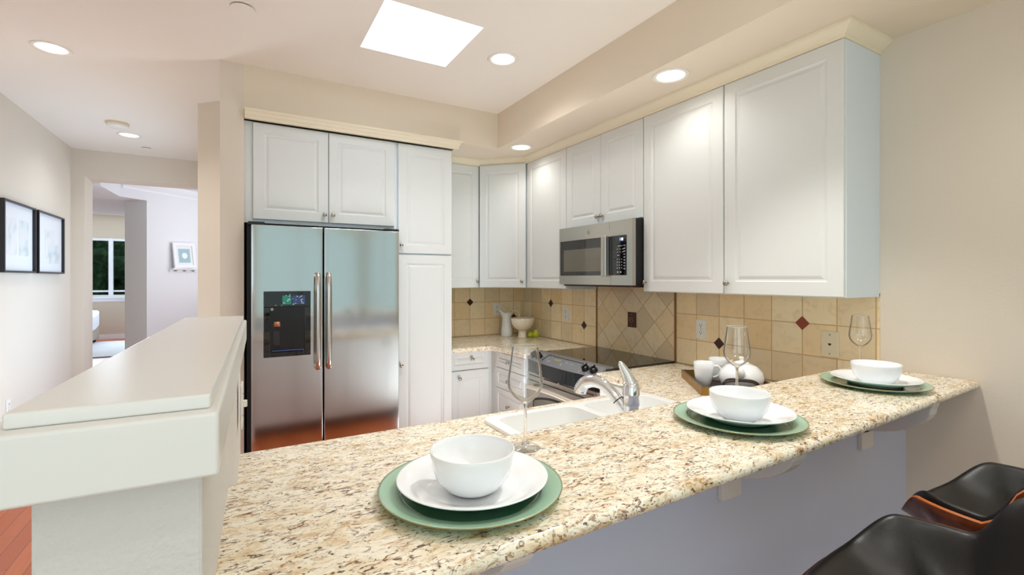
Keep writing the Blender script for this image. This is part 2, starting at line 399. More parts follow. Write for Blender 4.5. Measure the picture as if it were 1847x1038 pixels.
def sash(axis, pos, a0, a1, z0, z1, k, name):
    bm = B()
    def bx(p, q, r, t_):
        if axis == 'y': box(bm, p, q, pos-.03, pos+.03, r, t_)
        else: box(bm, pos-.03, pos+.03, p, q, r, t_)
    for i in range(k+1):
        c = a0+.03+(a1-a0-.06)*i/k; bx(c-.03, c+.03, z0, z1)
    bx(a0, a1, z0, z0+.06); bx(a0, a1, z1-.06, z1); struct(name, bm, M['framew'])
sash('y', -4.56, -4.2, -.5, .4, 2.6, 3, 'window_2'); sash('y', -4.56, -.1, 2.40, .3, 2.72, 2, 'window_3')
sash('x', -4.56, -2.8, .4, .45, 2.45, 3, 'window_side_added')  # unseen side window, added to let more daylight in
sash('x', 2.51, -4.3, -.9, .3, 2.72, 2, 'window_right_added')  # unseen right window, added so the refrigerator reflects teal sky
struct('floor_bounce', boxm(-4.5, 2.44, -4.5, -.15, 0, .006), mat('pale_bounce', (226, 220, 208), .95, bump=.4, bscale=150))  # unseen pale floor covering, added to bounce light onto the ceiling
# white foyer beyond the hall opening
bm = B(); prism(bm, [(-1.02, 7.63), (.9, 9.55), (.8, 9.75), (-1.285, 7.895)], 0, 2.9); struct('wall_foyer', bm, M['hallwhite'])
struct('wall_foyer_right', boxm(.85, .97, 6.655, 9.7, 0, 2.9), M['hallwhite'])
struct('wall_foyer_near', boxm(-.14, .97, 6.535, 6.655, 0, 2.9), M['hallwhite'])
bm = B(); prism(bm, [(-1.28, 6.655), (.97, 6.655), (.97, 9.7), (-1.0, 7.68), (-1.26, 7.40)], 2.68, 2.72); struct('ceiling_foyer', bm, M['hallwhite'])
bm = B(); prism(bm, [(-5.5, 6.655), (-1.29, 6.655), (-1.255, 7.395), (-1.02, 7.63), (-1.285, 7.895), (-1.285, 9.5), (-5.5, 9.5)], 2.455, 2.72); struct('ceiling_passage', bm, M['hallwhite'])
d = Vector((.7071, .7071, 0)); n = Vector((.7071, -.7071, 0))
def along45(s0, s1, prof):
    bm = B(); A = []
    for s in (s0, s1):
        A.append([bm.verts.new(Vector((-1.02, 7.63, 0))+d*s+n*q+Vector((0, 0, z))) for q, z in prof])
    k = len(prof)
    for i in range(k): bm.faces.new((A[0][i], A[0][(i+1) % k], A[1][(i+1) % k], A[1][i]))
    bm.faces.new(A[0]); bm.faces.new(A[1][::-1]); return bm
struct('trim_2', along45(-.30, 2.4, [(0, 2.565), (.012, 2.565), (.016, 2.59), (.05, 2.63), (.07, 2.66), (.07, 2.68), (0, 2.68)]), M['framew'])
# bedroom
bm = B()
for a in ((-5.5, -3.9, 0, 2.99), (-1.6, -1.285, 0, 2.99), (-3.9, -1.6, 0, 1.02), (-3.9, -1.6, 2.42, 2.99)): box(bm, a[0], a[1], 14.7, 14.82, a[2], a[3])
struct('wall_bedroom', bm, M['tanwall'])
struct('wall_bedroom_right', boxm(-1.285, -1.17, 7.9, 14.82, 0, 2.99), M['hallwhite'])
struct('wall_bedroom_left', boxm(-5.6, -5.5, 6.655, 14.82, 0, 2.99), M['tanwall'])
struct('ceiling_bedroom', boxm(-5.5, -1.17, 9.5, 14.82, 2.99, 3.03), M['ceil'])
bm = B()
for x0, x1 in ((-3.9, -3.82), (-3.22, -3.14), (-2.70, -2.615), (-1.68, -1.6)): box(bm, x0, x1, 14.70, 14.78, 1.02, 2.42)
for z0, z1 in ((1.02, 1.06), (1.13, 1.17), (2.36, 2.42)): box(bm, -3.9, -1.6, 14.71, 14.77, z0, z1)
box(bm, -3.96, -1.54, 14.64, 14.70, .985, 1.02); box(bm, -3.94, -1.56, 14.685, 14.70, .90, .985)
w = struct('window_4', bm, M['framew'])
obj('glass_pane', boxm(-3.9, -1.6, 14.735, 14.741, 1.02, 2.42), mat('window_glass', (235, 245, 240), 0, trans=1, ior=1.02), w)
struct('baseboard_bedroom', boxm(-5.5, -1.285, 14.68, 14.7, 0, .11), M['framew'])
o = obj('lawn', boxm(-16, 10, 14.9, 34, -.5, -.4), M['lawn']); o['kind'] = 'structure'

# trees and shrubs outside the bedroom window
def blob(r, seed, sq=1.0, amp=.3):
    bm = B(); bmesh.ops.create_icosphere(bm, subdivisions=4, radius=r); rnd = random.Random(seed)
    ks = [(Vector((rnd.uniform(-1, 1), rnd.uniform(-1, 1), rnd.uniform(-1, 1))).normalized(), rnd.uniform(4, 12), rnd.uniform(0, 6)) for _ in range(9)]
    for v in bm.verts:
        u = v.co.normalized(); f = 1+amp*sum(sin(k*u.dot(a)*2+p) for a, k, p in ks)/5; v.co = v.co*f; v.co.z *= sq
    return bm
for i, (x, y, r, h, lab) in enumerate(((-8.6, 21.5, 1.45, 3.2, 'tall dark evergreen tree outside the bedroom window, farthest left'), (-3.95, 21, 1.5, 3.2, 'tall dark evergreen tree filling the bedroom window'), (.6, 21.8, 1.4, 3.3, 'tall dark evergreen tree outside the bedroom window, farthest right'))):
    t = thing('evergreen_tree', lab, 'tree', (x, y, -.4), group='evergreens outside the bedroom window')
    obj('trunk', tube(B(), [(0, 0, 0), (0, 0, 1.5)], [.16, .1]), M['bark'], t)
    obj('crown', blob(r, i, 1.25), M['leaf'], t, smooth=True, loc=(0, 0, h-.9))
for i, (x, y) in enumerate(((-4.3, 17.2), (-3.3, 17.2), (-2.3, 17.2))):
    t = thing('garden_shrub', ['bright green shrub below the window, farthest left of the low row', 'bright green shrub seen low in the window', 'bright green shrub below the window, farthest right of the low row'][i], 'shrub', (x, y, -.4), group='shrubs outside the bedroom window')
    obj('foliage', blob(.40, 20+i, 1.5, .2), M['leaf2'], t, smooth=True, loc=(0, 0, .72)); obj('stem', tube(B(), [(0, 0, 0), (0, 0, .5)], .03), M['bark'], t)
# bed and rug
t = thing('bed', 'grey upholstered bed with white duvet in the far bedroom', 'bed', (-3.62, 13.4, .0145))
obj('base', boxm(-1.1, .86, -.95, .75, .06, .36), M['bedbase'], t, bevel=.03, seg=3)
bm = B(); box(bm, -1.1, .84, -.93, .73, .36, .62); obj('mattress', bm, M['duvet'], t, bevel=.06, seg=4)
bm = B(); bmesh.ops.create_cube(bm, size=1); bmesh.ops.subdivide_edges(bm, edges=bm.edges, cuts=7, use_grid_fill=True)
for v in bm.verts:
    x, y, z = v.co; v.co = Vector((x*1.96-.1, y*1.74-.1, .5+z*.36+.05*(1-4*x*x)*(z > 0)+.02*sin(9*x+7*y)-.05*(x > .45)*sin(8*y)))
obj('duvet', bm, M['duvet'], t, smooth=True, sub=1)
for x, y in ((-1.0, -.85), (.76, -.85), (-1.0, .65), (.76, .65)): obj('leg', boxm(x-.05, x+.05, y-.05, y+.05, 0, .06), M['blackm'], t)
t = thing('area_rug', 'pale grey rug with dark border on the bedroom floor', 'rug', (-2.9, 12.45, 0))
obj('border', boxm(-1.3, 1.3, -1.2, 1.6, 0, .008), M['rugedge'], t); obj('pile', boxm(-1.27, 1.27, -1.13, 1.57, .008, .014), M['rug'], t)
# picture shelf on the foyer wall
def frame45(s, q, z): return Vector((-1.02, 7.63, 0))+d*s+n*q+Vector((0, 0, z))
t = thing('picture_shelf', 'small white scalloped ledge shelf with pegs on the white foyer wall', 'shelf', frame45(.5, .0, 1.54), pi/4)
obj('ledge', boxm(-.2, .2, -.075, 0, .035, .052), M['framew'], t, bevel=.003)
bm = B(); prof = [(-.2, .035)]+[(-.2+.4*i/24, .0+.012*abs(sin(pi*i/8))) for i in range(25)]+[(.2, .035)]
prism(bm, prof, 0, .015, Matrix.Rotation(pi/2, 4, 'X')); obj('apron', bm, M['framew'], t)
for x in (-.13, 0, .13): obj('peg', lathe(B(), [(0, 0), (.006, 0), (.006, .02), (.009, .026), (0, .03)], 12, Matrix.Translation((x, -.015, .018)) @ Matrix.Rotation(pi/2, 4, 'X')), M['nickel'], t, smooth=True)
t = thing('framed_print', 'white framed aqua print leaning on the small white ledge shelf', 'picture', frame45(.49, .050, 1.596), pi/4); t.rotation_euler = (-.09, -.03, pi/4)
def pic_frame(t, w, h, fw, dep, fm, lay):
    bm = B()
    for a in ((0, w, 0, fw), (0, w, h-fw, h), (0, fw, fw, h-fw), (w-fw, w, fw, h-fw)): box(bm, a[0]-w/2, a[1]-w/2, -dep, 0, a[2], a[3])
    obj('frame', bm, fm, t); obj('mat_board', boxm(-w/2+fw, w/2-fw, -dep*.5, -.001, fw, h-fw), lay[0], t)
    for nm, x0, x1, z0, z1, m, q in lay[1]: obj(nm, boxm(x0, x1, -dep*.5-q, -dep*.5+.001, z0, z1), m, t)
pic_frame(t, .32, .35, .04, .022, M['framew'], (M['matb'], [('print', -.085, .085, .075, .265, M['aqua'], .001)]))
obj('sand_dollar', lathe(B(), [(0, 0), (.042, 0), (.04, .004), (0, .005)], 24, Matrix.Translation((0, -.012, .17)) @ Matrix.Rotation(pi/2, 4, 'X')), M['framew'], t)

# hall pictures, outlet
t = thing('framed_print', 'black framed abstract print on the left wall, nearer and cut by the photo edge', 'picture', (-1.45, 4.93, 1.494), pi/2)
pic_frame(t, .60, .52, .014, .04, M['frame'], (M['matb'], [('print', .02, .20, .13, .40, M['art1'], .001), ('print', -.21, -.03, .13, .40, M['art2'], .001)]))
t = thing('framed_print', 'black framed abstract print on the left wall, beside the hall end corner', 'picture', (-1.45, 5.62, 1.494), pi/2)
pic_frame(t, .66, .52, .014, .04, M['frame'], (M['matb'], [('print', -.12, .12, .13, .38, M['art2'], .001), ('print', -.02, .25, .09, .26, M['art1'], .0015)]))

def duplex(label, loc, rz, group=None, kind='outlet', m='plate'):
    t = thing('wall_outlet' if kind == 'outlet' else 'wall_switch', label, 'outlet' if kind == 'outlet' else 'switch', loc, rz, group)
    obj('cover_plate', boxm(-.036, .036, -.006, 0, -.058, .058), M[m], t, bevel=.003)
    if kind == 'outlet':
        for z in (-.022, .022):
            r = obj('receptacle', boxm(-.017, .017, -.008, -.005, z-.014, z+.014), M[m], t, bevel=.004)
            bm = B()
            for x in (-.007, .007): box(bm, x-.0014, x+.0014, -.0086, -.0079, z, z+.008)
            box(bm, -.003, .003, -.0086, -.0079, z-.009, z-.003); obj('slots', bm, M['slot'], r)
        obj('screw', lathe(B(), [(0, 0), (.003, 0), (.002, .001), (0, .001)], 10, Matrix.Translation((0, -.006, 0)) @ Matrix.Rotation(pi/2, 4, 'X')), M['nickel'], t)
    elif kind == 'toggle':
        obj('toggle', boxm(-.006, .006, -.016, -.005, -.006, .012), M[m], t, bevel=.002)
        for z in (-.03, .03): obj('screw', lathe(B(), [(0, 0), (.0034, 0), (.002, .001), (0, .001)], 10, Matrix.Translation((0, -.006, z)) @ Matrix.Rotation(pi/2, 4, 'X')), M['nickel'], t)
    return t
duplex('white electrical outlet low on the left hall wall', (-1.45, 4.81, .515), pi/2)

# ---------------------------------------------------------------- recessed lamps and detectors
def can(x, y, z, label, power, cone=142):
    t = thing('recessed_ceiling_light', label, 'ceiling light', (x, y, z), 0, 'recessed ceiling lights')
    obj('trim_ring', lathe(B(), [(CR-.004, .004), (CR-.004, -.001), (CR+.004, -.005), (CR+.018, -.004), (CR+.021, 0), (CR-.004, .004)], 40), M['fixt'], t, smooth=True)
    obj('baffle', lathe(B(), [(CR-.002, .0), (CR-.006, .03), (CR-.012, .09), (.02, .11), (0, .11)], 36), M['fixt'], t, smooth=True)
    obj('bulb', lathe(B(), [(0, .028), (.03, .03), (.048, .036), (.054, .046), (.052, .06), (.03, .10), (0, .108)], 32), M['lamp'], t, smooth=True)
    l = bpy.data.lights.new('can_light', 'SPOT'); l.energy = power; l.color = WARM; l.spot_size = radians(cone); l.spot_blend = .75 if cone > 100 else .45; l.shadow_soft_size = .05
    o = bpy.data.objects.new('can_light', l); C.objects.link(o); o.parent = t; o.location = (0, 0, .012)
    return t
LC = ['round recessed light in the kitchen ceiling, right of the skylight', 'round recessed light in the ceiling above the sink', 'round recessed light in the hall ceiling, largest and nearest at far left', 'round recessed light in the hall ceiling beside the smoke detector',
      'recessed light in the ceiling above the bar stools', 'recessed light in the dining ceiling near the right wall', 'recessed light in the living room ceiling by the side window', 'recessed light in the living room ceiling by the rear window']
for i, ((x, y), lab) in enumerate(zip(cans, LC)): can(x, y, CE, lab, CAN_POWER*(1.1 if i == 4 else 4.6 if i == 1 else 2.4 if i == 2 else 1), 88 if i == 1 else 142)
for (x, y), lab in zip(socans, ['round recessed light in the soffit above the wide white wall cabinets', 'round recessed light in the soffit at the kitchen corner', 'round recessed light in the soffit past the end of the wall cabinets']): can(x, y, SO, lab, CAN_POWER*.5)
t = thing('smoke_detector', 'beige round smoke detector on the hall ceiling', 'smoke detector', (-.882, 5.12, CE))
obj('base', lathe(B(), [(0, 0), (.08, 0), (.08, -.014), (0, -.014)], 36), M['detector'], t)
obj('cover', lathe(B(), [(.07, -.014), (.072, -.03), (.06, -.04), (0, -.042)], 36), M['fixt'], t, smooth=True)
for x, y, r, lab in ((.019, 2.64, .052, 'round white sprinkler cover on the ceiling near the top edge'), (-.80, 5.957, .04, 'small round white sprinkler cover on the hall ceiling by the doorway')):
    t = thing('sprinkler_cover', lab, 'sprinkler', (x, y, CE), 0, 'ceiling sprinkler covers')
    obj('shadow_gap', lathe(B(), [(0, 0), (r*.9, 0), (r*.9, -.006), (0, -.006)], 30), M['slot'], t)
    obj('disc', lathe(B(), [(0, -.005), (r, -.005), (r, -.009), (0, -.010)], 32), M['ceil'], t)

# ---------------------------------------------------------------- pony wall with ledge, left
PA = radians(-1.9)
t = thing('pony_wall', 'low painted partition wall with wide cream ledge, left of the granite bar', 'partition wall', (-.031, .576, 0), PA)
WW = .130; LL = 1.10
obj('wall_body', boxm(-WW, 0, 0, LL, 0, 1.26), M['pony'], t, bevel=.004)
obj('apron', boxm(-WW-.028, .016, -.034, LL+.03, 1.258, 1.3205), M['ledge'], t, bevel=.004, seg=3)
obj('ledge_top', boxm(-WW-.013, .008, -.016, LL+.012, 1.3205, 1.335), M['ledge'], t, bevel=.003, seg=3)
t2 = duplex('white toggle switch plate on the kitchen side of the pony wall', (.005, 1.47, 1.11), pi/2+PA, kind='toggle')

# ---------------------------------------------------------------- bar and half wall
bm = boxm(-.01, 2.45, .905, 1.03, 0, 1.03)
struct('wall_bar', bm, M['halfwall'])
o = obj('bar_countertop', slab([(-.046, .585), (.30, .598), (1.1, .618), (1.7, .64), (2.45, .672), (2.45, 1.078), (1.4, 1.055), (.58, 1.036), (-.030, 1.05)], [], 1.03, 1.06), M['granite'], bevel=.0145, seg=4)
tag(o, 'long raised granite bar top with rounded edge, set with three place settings', 'countertop')
for x, lab in ((.42, 'white curved corbel bracket under the bar, nearest to the camera'), (1.265, 'white curved corbel bracket under the bar below the middle setting'), (2.085, 'white curved corbel bracket under the bar nearest the right wall')):
    t = thing('corbel', lab, 'bracket', (x, .905, 0), 0, 'corbels under the bar')
    obj('back_plate', boxm(-.045, .045, -.016, 0, .80, 1.03), M['pony'], t, bevel=.002)
    bm = B(); pts = [(0, 1.03), (-.215, 1.03), (-.222, 1.015)]+[(-.016-.2*cos(a)**1.3, 1.0-.125*sin(a)) for a in [pi/2*i/10 for i in range(0, 11)]]+[(-.016, .86), (0, .86)]
    prism(bm, pts, -.03, .03, Matrix(((0, 0, 1, 0), (1, 0, 0, 0), (0, 1, 0, 0), (0, 0, 0, 1))))
    obj('scroll', bm, M['pony'], t, bevel=.004)

# ---------------------------------------------------------------- refrigerator
FY = 3.25
t = thing('refrigerator', 'stainless steel side-by-side refrigerator with black ice dispenser', 'refrigerator', (.52, FY, 0))
obj('body', boxm(-.475, .46, .085, .76, .02, 1.79), M['blackm'], t)
obj('toe_grille', boxm(-.45, .45, .03, .085, .02, .09), M['black'], t)
def fdoor(x0, x1, nm):
    bm = B(); n = 14; pts = [(x0, .078)]
    for i in range(n+1):
        f = i/n; pts.append((x0+(x1-x0)*f, .002*((2*f-1)**4)))
    pts.append((x1, .078)); prism(bm, pts, .10, 1.778); return obj(nm, bm, M['steel'], t, smooth=False, bevel=.004, seg=3)
ld = fdoor(-.453, -.049, 'freezer_door'); rd = fdoor(-.040, .449, 'fridge_door')
obj('hinge_cover', boxm(-.47, -.38, .02, .12, 1.778, 1.798), M['black'], t, bevel=.004); obj('hinge_cover', boxm(.36, .455, .02, .12, 1.778, 1.798), M['black'], t, bevel=.004)
for x, dd in ((-.083, ld), (-.018, rd)):
    bm = B(); tube(bm, bez([(x, .012, .905), (x, -.03, .885), (x, -.05, .93), (x, -.055, 1.05), (x, -.055, 1.3), (x, -.05, 1.43), (x, -.03, 1.475), (x, .012, 1.46)], 6), .0155, 16)
    obj('handle', bm, M['handle'], dd, smooth=True)
dp = obj('ice_dispenser', (lambda bm: (box(bm, -.388, -.123, -.012, .02, 1.275, 1.372), box(bm, -.388, -.352, -.012, .02, .968, 1.275), box(bm, -.158, -.123, -.012, .02, .968, 1.275), box(bm, -.352, -.158, -.012, .02, .968, 1.0), bm)[-1])(B()), M['glassblk'], ld, bevel=.003)
obj('recess', (lambda bm: (box(bm, -.352, -.158, -.004, .02, 1.0, 1.275), bm)[-1])(B()), M['black'], ld)
obj('drip_tray', boxm(-.345, -.165, -.022, -.004, 1.002, 1.010), M['bluefilm'], ld, bevel=.003)
obj('paddle', boxm(-.335, -.30, -.008, -.004, 1.04, 1.13), mat('dispenser_paddle', (34, 30, 30), .3), ld, bevel=.004)
obj('spout', lathe(B(), [(0, 0), (.02, 0), (.017, .03), (0, .03)], 16, Matrix.Translation((-.315, -.006, 1.155)) @ Matrix.Scale(.5, 4, (0, 1, 0))), M['bronze2'], ld, smooth=True)
obj('control_film', boxm(-.285, -.235, -.0135, -.0115, 1.29, 1.345), M['teal'], ld); obj('control_film', boxm(-.228, -.155, -.0135, -.0115, 1.29, 1.345), M['bluefilm'], ld)
rr = random.Random(2)
for i in range(22):
    x = rr.uniform(-.33, -.165); z = rr.uniform(1.283, 1.35); a = rr.uniform(.003, .009)
    obj('control_icon', boxm(x, x+a, -.0145, -.0134, z, z+rr.uniform(.0015, .007)), M['ink'], ld)
obj('emblem', lathe(B(), [(0, 0), (.010, 0), (.009, .002), (0, .002)], 20, Matrix.Translation((-.342, -.012, 1.262)) @ Matrix.Rotation(pi/2, 4, 'X')), M['nickel'], ld)
# dark recess liner at the sides of the refrigerator

# ---------------------------------------------------------------- tall cabinets round the refrigerator
YB = 3.37
t = thing('overhead_cabinet', 'white two-door cabinet above the refrigerator', 'cabinet', (.03, YB, 0))
obj('body', boxm(0, .957, 0, .69, 1.80, 2.43), M['carcass'], t); obj('filler', boxm(0, .046, -.004, .0, 1.80, 2.43), M['cab'], t)
door(t, .048, 1.822, .442, .603, .465, 1.873); door(t, .494, 1.822, .442, .603, .517, 1.873)
t = thing('pantry_cabinet', 'tall narrow white pantry cabinet with two doors, right of the refrigerator', 'cabinet', (.987, YB, 0))
obj('body', boxm(0, .425, 0, .69, .1, 2.43), M['carcass'], t); obj('toe_kick', boxm(.01, .415, .06, .6, 0, .1), M['cab'], t)
door(t, .006, 1.634, .413, .791, .024, 1.69); door(t, .006, .115, .413, 1.508, .024, .826)
def sweep(path, prof, name, m, label, cat, ends=True):
    """path (x,y) with outward normal on the right of travel; prof (out, z)"""
    bm = B(); P = [Vector((x, y)) for x, y in path]; R = []
    for i, p in enumerate(P):
        ns = []
        for a, b in ((i-1, i), (i, i+1)):
            if 0 <= a and b < len(P):
                e = (P[b]-P[a]).normalized(); ns.append(Vector((e.y, -e.x)))
        nn = ns[0] if len(ns) == 1 else (ns[0]+ns[1])/(1+ns[0].dot(ns[1]))
        R.append([bm.verts.new((p.x+nn.x*o, p.y+nn.y*o, z)) for o, z in prof])
    k = len(prof)
    for a, b in zip(R, R[1:]):
        for i in range(k): bm.faces.new((a[i], a[(i+1) % k], b[(i+1) % k], b[i]))
    bm.faces.new(R[0]); bm.faces.new(R[-1][::-1])
    return tag(obj(name, bm, m), label, cat)
CP = [(-.004, 2.436), (.004, 2.436), (.006, 2.446), (.014, 2.450), (.022, 2.458), (.040, 2.472), (.048, 2.476), (.050, 2.4865), (-.004, 2.4865)]
FP = [(-.004, 2.43), (.022, 2.43), (.024, 2.447), (.030, 2.452), (.036, 2.468), (.044, 2.474), (.046, 2.4865), (-.004, 2.4865)]
sweep([(.032, 3.326), (1.42, 3.326), (1.42, 3.735)], FP, 'crown_moulding', M['crown'], 'cream crown moulding above the refrigerator and pantry cabinets', 'moulding')
sweep([(1.472, 3.755), (1.84, 3.755), (2.14, 3.455), (2.14, .998), (2.448, .998)], CP, 'crown_moulding', M['crown'], 'long cream crown moulding above the right wall cabinets, returning to the wall', 'moulding')

# ---------------------------------------------------------------- wall cabinets, right run
def wall_cab(y_hi, y_lo, z0, label, doors, end=False):
    w = y_hi-y_lo
    t = thing('wall_cabinet', label, 'cabinet', (2.16, y_hi, 0), -pi/2)
    obj('body', boxm(0, w, 0, .29, z0, 2.435), M['carcass'], t, bevel=.001)
    for x0, dw, kx, kz in doors: door(t, x0, z0+.003, dw, 2.432-z0, kx, kz)
    return t
wall_cab(1.552, .998, 1.37, 'wide white wall cabinet nearest the right wall corner, bare grey end panel showing', [(.003, .549, .026, 1.428)])
wall_cab(2.106, 1.552, 1.37, 'white wall cabinet brightly lit from above, right of the microwave', [(.003, .548, .026, 1.428)])
wall_cab(2.890, 2.106, 1.822, 'short white two-door wall cabinet above the microwave', [(.003, .388, .368, 1.876), (.394, .387, .416, 1.876)])
wall_cab(3.455, 2.890, 1.37, 'white single-door wall cabinet left of the microwave', [(.003, .559, .535, 1.425)])
t = thing('corner_wall_cabinet', 'white diagonal corner wall cabinet at the kitchen corner', 'cabinet', (1.84, 3.755, 0), -pi/4)
bm = B(); prism(bm, [(0, .02), (.4243, .02), (.6300, .2262), (.4243+.0, .6385), (.2121+.008, .645), (-.205, .226)], 1.37, 2.435); obj('body', bm, M['carcass'], t)
door(t, .004, 1.373, .416, 1.062, .39, 1.428)
t = thing('wall_cabinet', 'white wall cabinet on the back wall beside the pantry', 'cabinet', (1.424, 3.775, 0))
obj('body', boxm(0, .40, 0, .285, 1.37, 2.435), M['carcass'], t); door(t, .003, 1.373, .405, 1.062, .385, 1.425)

# ---------------------------------------------------------------- microwave
t = thing('microwave', 'stainless over-the-range microwave with black door glass and keypad', 'microwave', (2.05, 2.852, 1.409), -pi/2)
w, h = .745, .405
obj('case', boxm(0, w, .03, .395, 0, h), M['blackm'], t)
bm = B(); box(bm, 0, w, 0, .03, 0, .062); box(bm, 0, w, 0, .03, .31, h); box(bm, 0, .012, 0, .03, .062, .31); box(bm, .70, w, 0, .03, .062, .31)
fr = obj('face_frame', bm, M['steel2'], t)
obj('vent_seam', boxm(.545, .547, -.0015, .002, .35, h), M['nickel'], t); obj('vent_seam', boxm(.555, .557, -.0015, .002, 0, .055), M['nickel'], t)
dr = obj('door_glass', boxm(.012, .505, .002, .03, .062, .31), M['mwglass'], t, bevel=.002)
obj('inner_window', boxm(.055, .49, .0, .003, .09, .245), mat('microwave_screen', (96, 88, 72), .06, spec=.9), t)
bm = B(); prism(bm, [(.490, .002), (.493, -.028), (.505, -.036), (.527, -.036), (.539, -.028), (.541, .002)], .055, .315); obj('handle', bm, M['steel2'], t, bevel=.004, seg=3)
kp = obj('keypad', boxm(.541, .70, .002, .03, .062, .31), M['glassblk'], t, bevel=.002)
bm = B()
for i in range(4):
    for j in range(3): box(bm, .612+.02*j, .617+.02*j, .0, .0022, .105+.018*i, .110+.018*i)
for i in range(9): box(bm, .672, .684, .0, .0022, .10+.018*i, .104+.018*i)
for j in range(3):
    for i in range(2): box(bm, .612+.024*j, .622+.024*j, .0, .0022, .205+.018*i, .208+.018*i)
box(bm, .62, .66, .0, .0022, .243, .246); box(bm, .615, .635, .0, .0022, .185, .188); box(bm, .615, .625, 0, .0022, .078, .086); box(bm, .64, .65, 0, .0022, .078, .086)
obj('key_print', bm, M['ink'], t)
bm = B()
for x in (.640, .652, .660):
    if x == .640: box(bm, x, x+.002, 0, .0022, .278, .294)
    else: box(bm, x, x+.006, 0, .0022, .278, .280); box(bm, x, x+.006, 0, .0022, .292, .294); box(bm, x, x+.0016, 0, .0022, .278, .294); box(bm, x+.0045, x+.006, 0, .0022, .278, .294)
obj('clock_display', bm, M['led'], t)
obj('emblem', lathe(B(), [(0, 0), (.013, 0), (.013, .001), (.011, .0016), (.011, .0008), (0, .0012)], 24, Matrix.Translation((.335, 0, .352)) @ Matrix.Rotation(pi/2, 4, 'X')), M['nickel'], t)
obj('underside_filter', boxm(.02, w-.02, .03, .36, -.012, 0), M['bronze'], t)

# ---------------------------------------------------------------- backsplash
TS = .158
def zgrid(): return .912
o = obj('tile_backsplash', boxm(2.4415, 2.4495, .998, 2.116, .91, 1.385), tiles('stone_tile_right', 'Y', (2.116, .912), TS)); tag(o, 'square beige tile backsplash on the right wall, right of the range', 'backsplash'); bs1 = o
o = obj('tile_backsplash', boxm(2.4415, 2.4495, 2.895, 4.065, .91, 1.385), tiles('stone_tile_corner', 'Y', (2.895, .912), TS)); tag(o, 'square beige tile backsplash on the right wall, left of the range', 'backsplash'); bs2 = o
o = obj('tile_backsplash', boxm(1.412, 2.442, 4.057, 4.065, .91, 1.385), tiles('stone_tile_back', 'X', (1.886, .912), TS)); tag(o, 'square beige tile backsplash on the back wall beside the pantry', 'backsplash'); bs3 = o
t = thing('range_backsplash', 'diamond tile panel with bronze border behind the cooktop', 'backsplash', (0, 0, 0))
obj('tile_field', boxm(2.440, 2.45, 2.124, 2.887, .905, 1.40), tiles('stone_tile_diamond', 'Y', (2.508, 1.156), .1503, True), t)
for a in ((2.112, 2.126), (2.885, 2.899)): obj('border_strip', boxm(2.434, 2.45, a[0], a[1], .905, 1.40), M['trim'], t, bevel=.003)
obj('border_strip', boxm(2.434, 2.45, 2.126, 2.885, .905, .915), M['trim'], t); obj('border_strip', boxm(2.434, 2.45, 2.126, 2.885, 1.388, 1.40), M['trim'], t)
def diamond(parent, axis, u, z, m='accent', s=.035):
    bm = B()
    if axis == 'Y': Mx = Matrix.Translation((2.442, u, z)) @ Matrix.Rotation(-pi/2, 4, 'Z') @ Matrix.Rotation(pi/2, 4, 'X')
    else: Mx = Matrix.Translation((u, 4.057, z)) @ Matrix.Rotation(pi/2, 4, 'X')
    prism(bm, [(s, 0), (0, s), (-s, 0), (0, -s)], 0, .0035, Mx); obj('accent_tile', bm, M[m], parent, bevel=.001)
diamond(bs1, 'Y', 1.80, 1.070); diamond(bs1, 'Y', 1.326, 1.228, 'accent2')
diamond(bs2, 'Y', 3.527, 1.228); diamond(bs2, 'Y', 3.053, 1.070); diamond(bs3, 'X', 1.886, 1.228); diamond(bs3, 'X', 2.36, 1.070)
duplex('white electrical outlet on the beige tile, right of the cooktop panel', (2.442, 1.922, 1.142), -pi/2, 'tile wall outlets')
duplex('white electrical outlet on the beige tile, left of the cooktop panel', (2.442, 3.294, 1.145), -pi/2, 'tile wall outlets')
duplex('white electrical outlet on the back wall behind the pitcher', (2.17, 4.057, 1.154), 0, 'tile wall outlets')
t = thing('phone_jack_plate', 'ivory wall plate with one small jack at the end of the backsplash', 'wall plate', (2.442, 1.196, 1.138), -pi/2)
obj('cover_plate', boxm(-.038, .038, -.009, 0, -.061, .061), M['ivory'], t, bevel=.003)
bm = B(); prism(bm, [(-.007, .004), (.007, .004), (.007, -.001), (0, -.008), (-.007, -.001)], .009, .0096, Matrix.Rotation(pi/2, 4, 'X')); obj('jack_socket', bm, M['slot'], t)
for z in (-.045, .045): obj('screw', lathe(B(), [(0, 0), (.0036, 0), (.003, .0012), (0, .0012)], 12, Matrix.Translation((0, -.009, z)) @ Matrix.Rotation(pi/2, 4, 'X')), M['nickel'], t)
t = thing('bronze_outlet_plate', 'dark bronze rectangular plate with round relief on the diamond tile panel', 'wall plate', (2.440, 2.505, 1.156), -pi/2)
obj('cover_plate', boxm(-.040, .040, -.008, 0, -.054, .054), M['bronze'], t, bevel=.003)
bm = B(); tube(bm, [(.017*cos(a), -.009, .017*sin(a)) for a in [2*pi*i/24 for i in range(25)]], .004, 8); lathe(bm, [(0, 0), (.007, 0), (.005, .004), (0, .005)], 12, Matrix.Translation((0, -.008, 0)) @ Matrix.Rotation(pi/2, 4, 'X')); obj('relief_ring', bm, M['bronze2'], t, smooth=True)
for z in (-.038, .038): obj('screw', lathe(B(), [(0, 0), (.0045, 0), (.004, .002), (0, .002)], 12, Matrix.Translation((0, -.008, z)) @ Matrix.Rotation(pi/2, 4, 'X')), M['bronze2'], t)

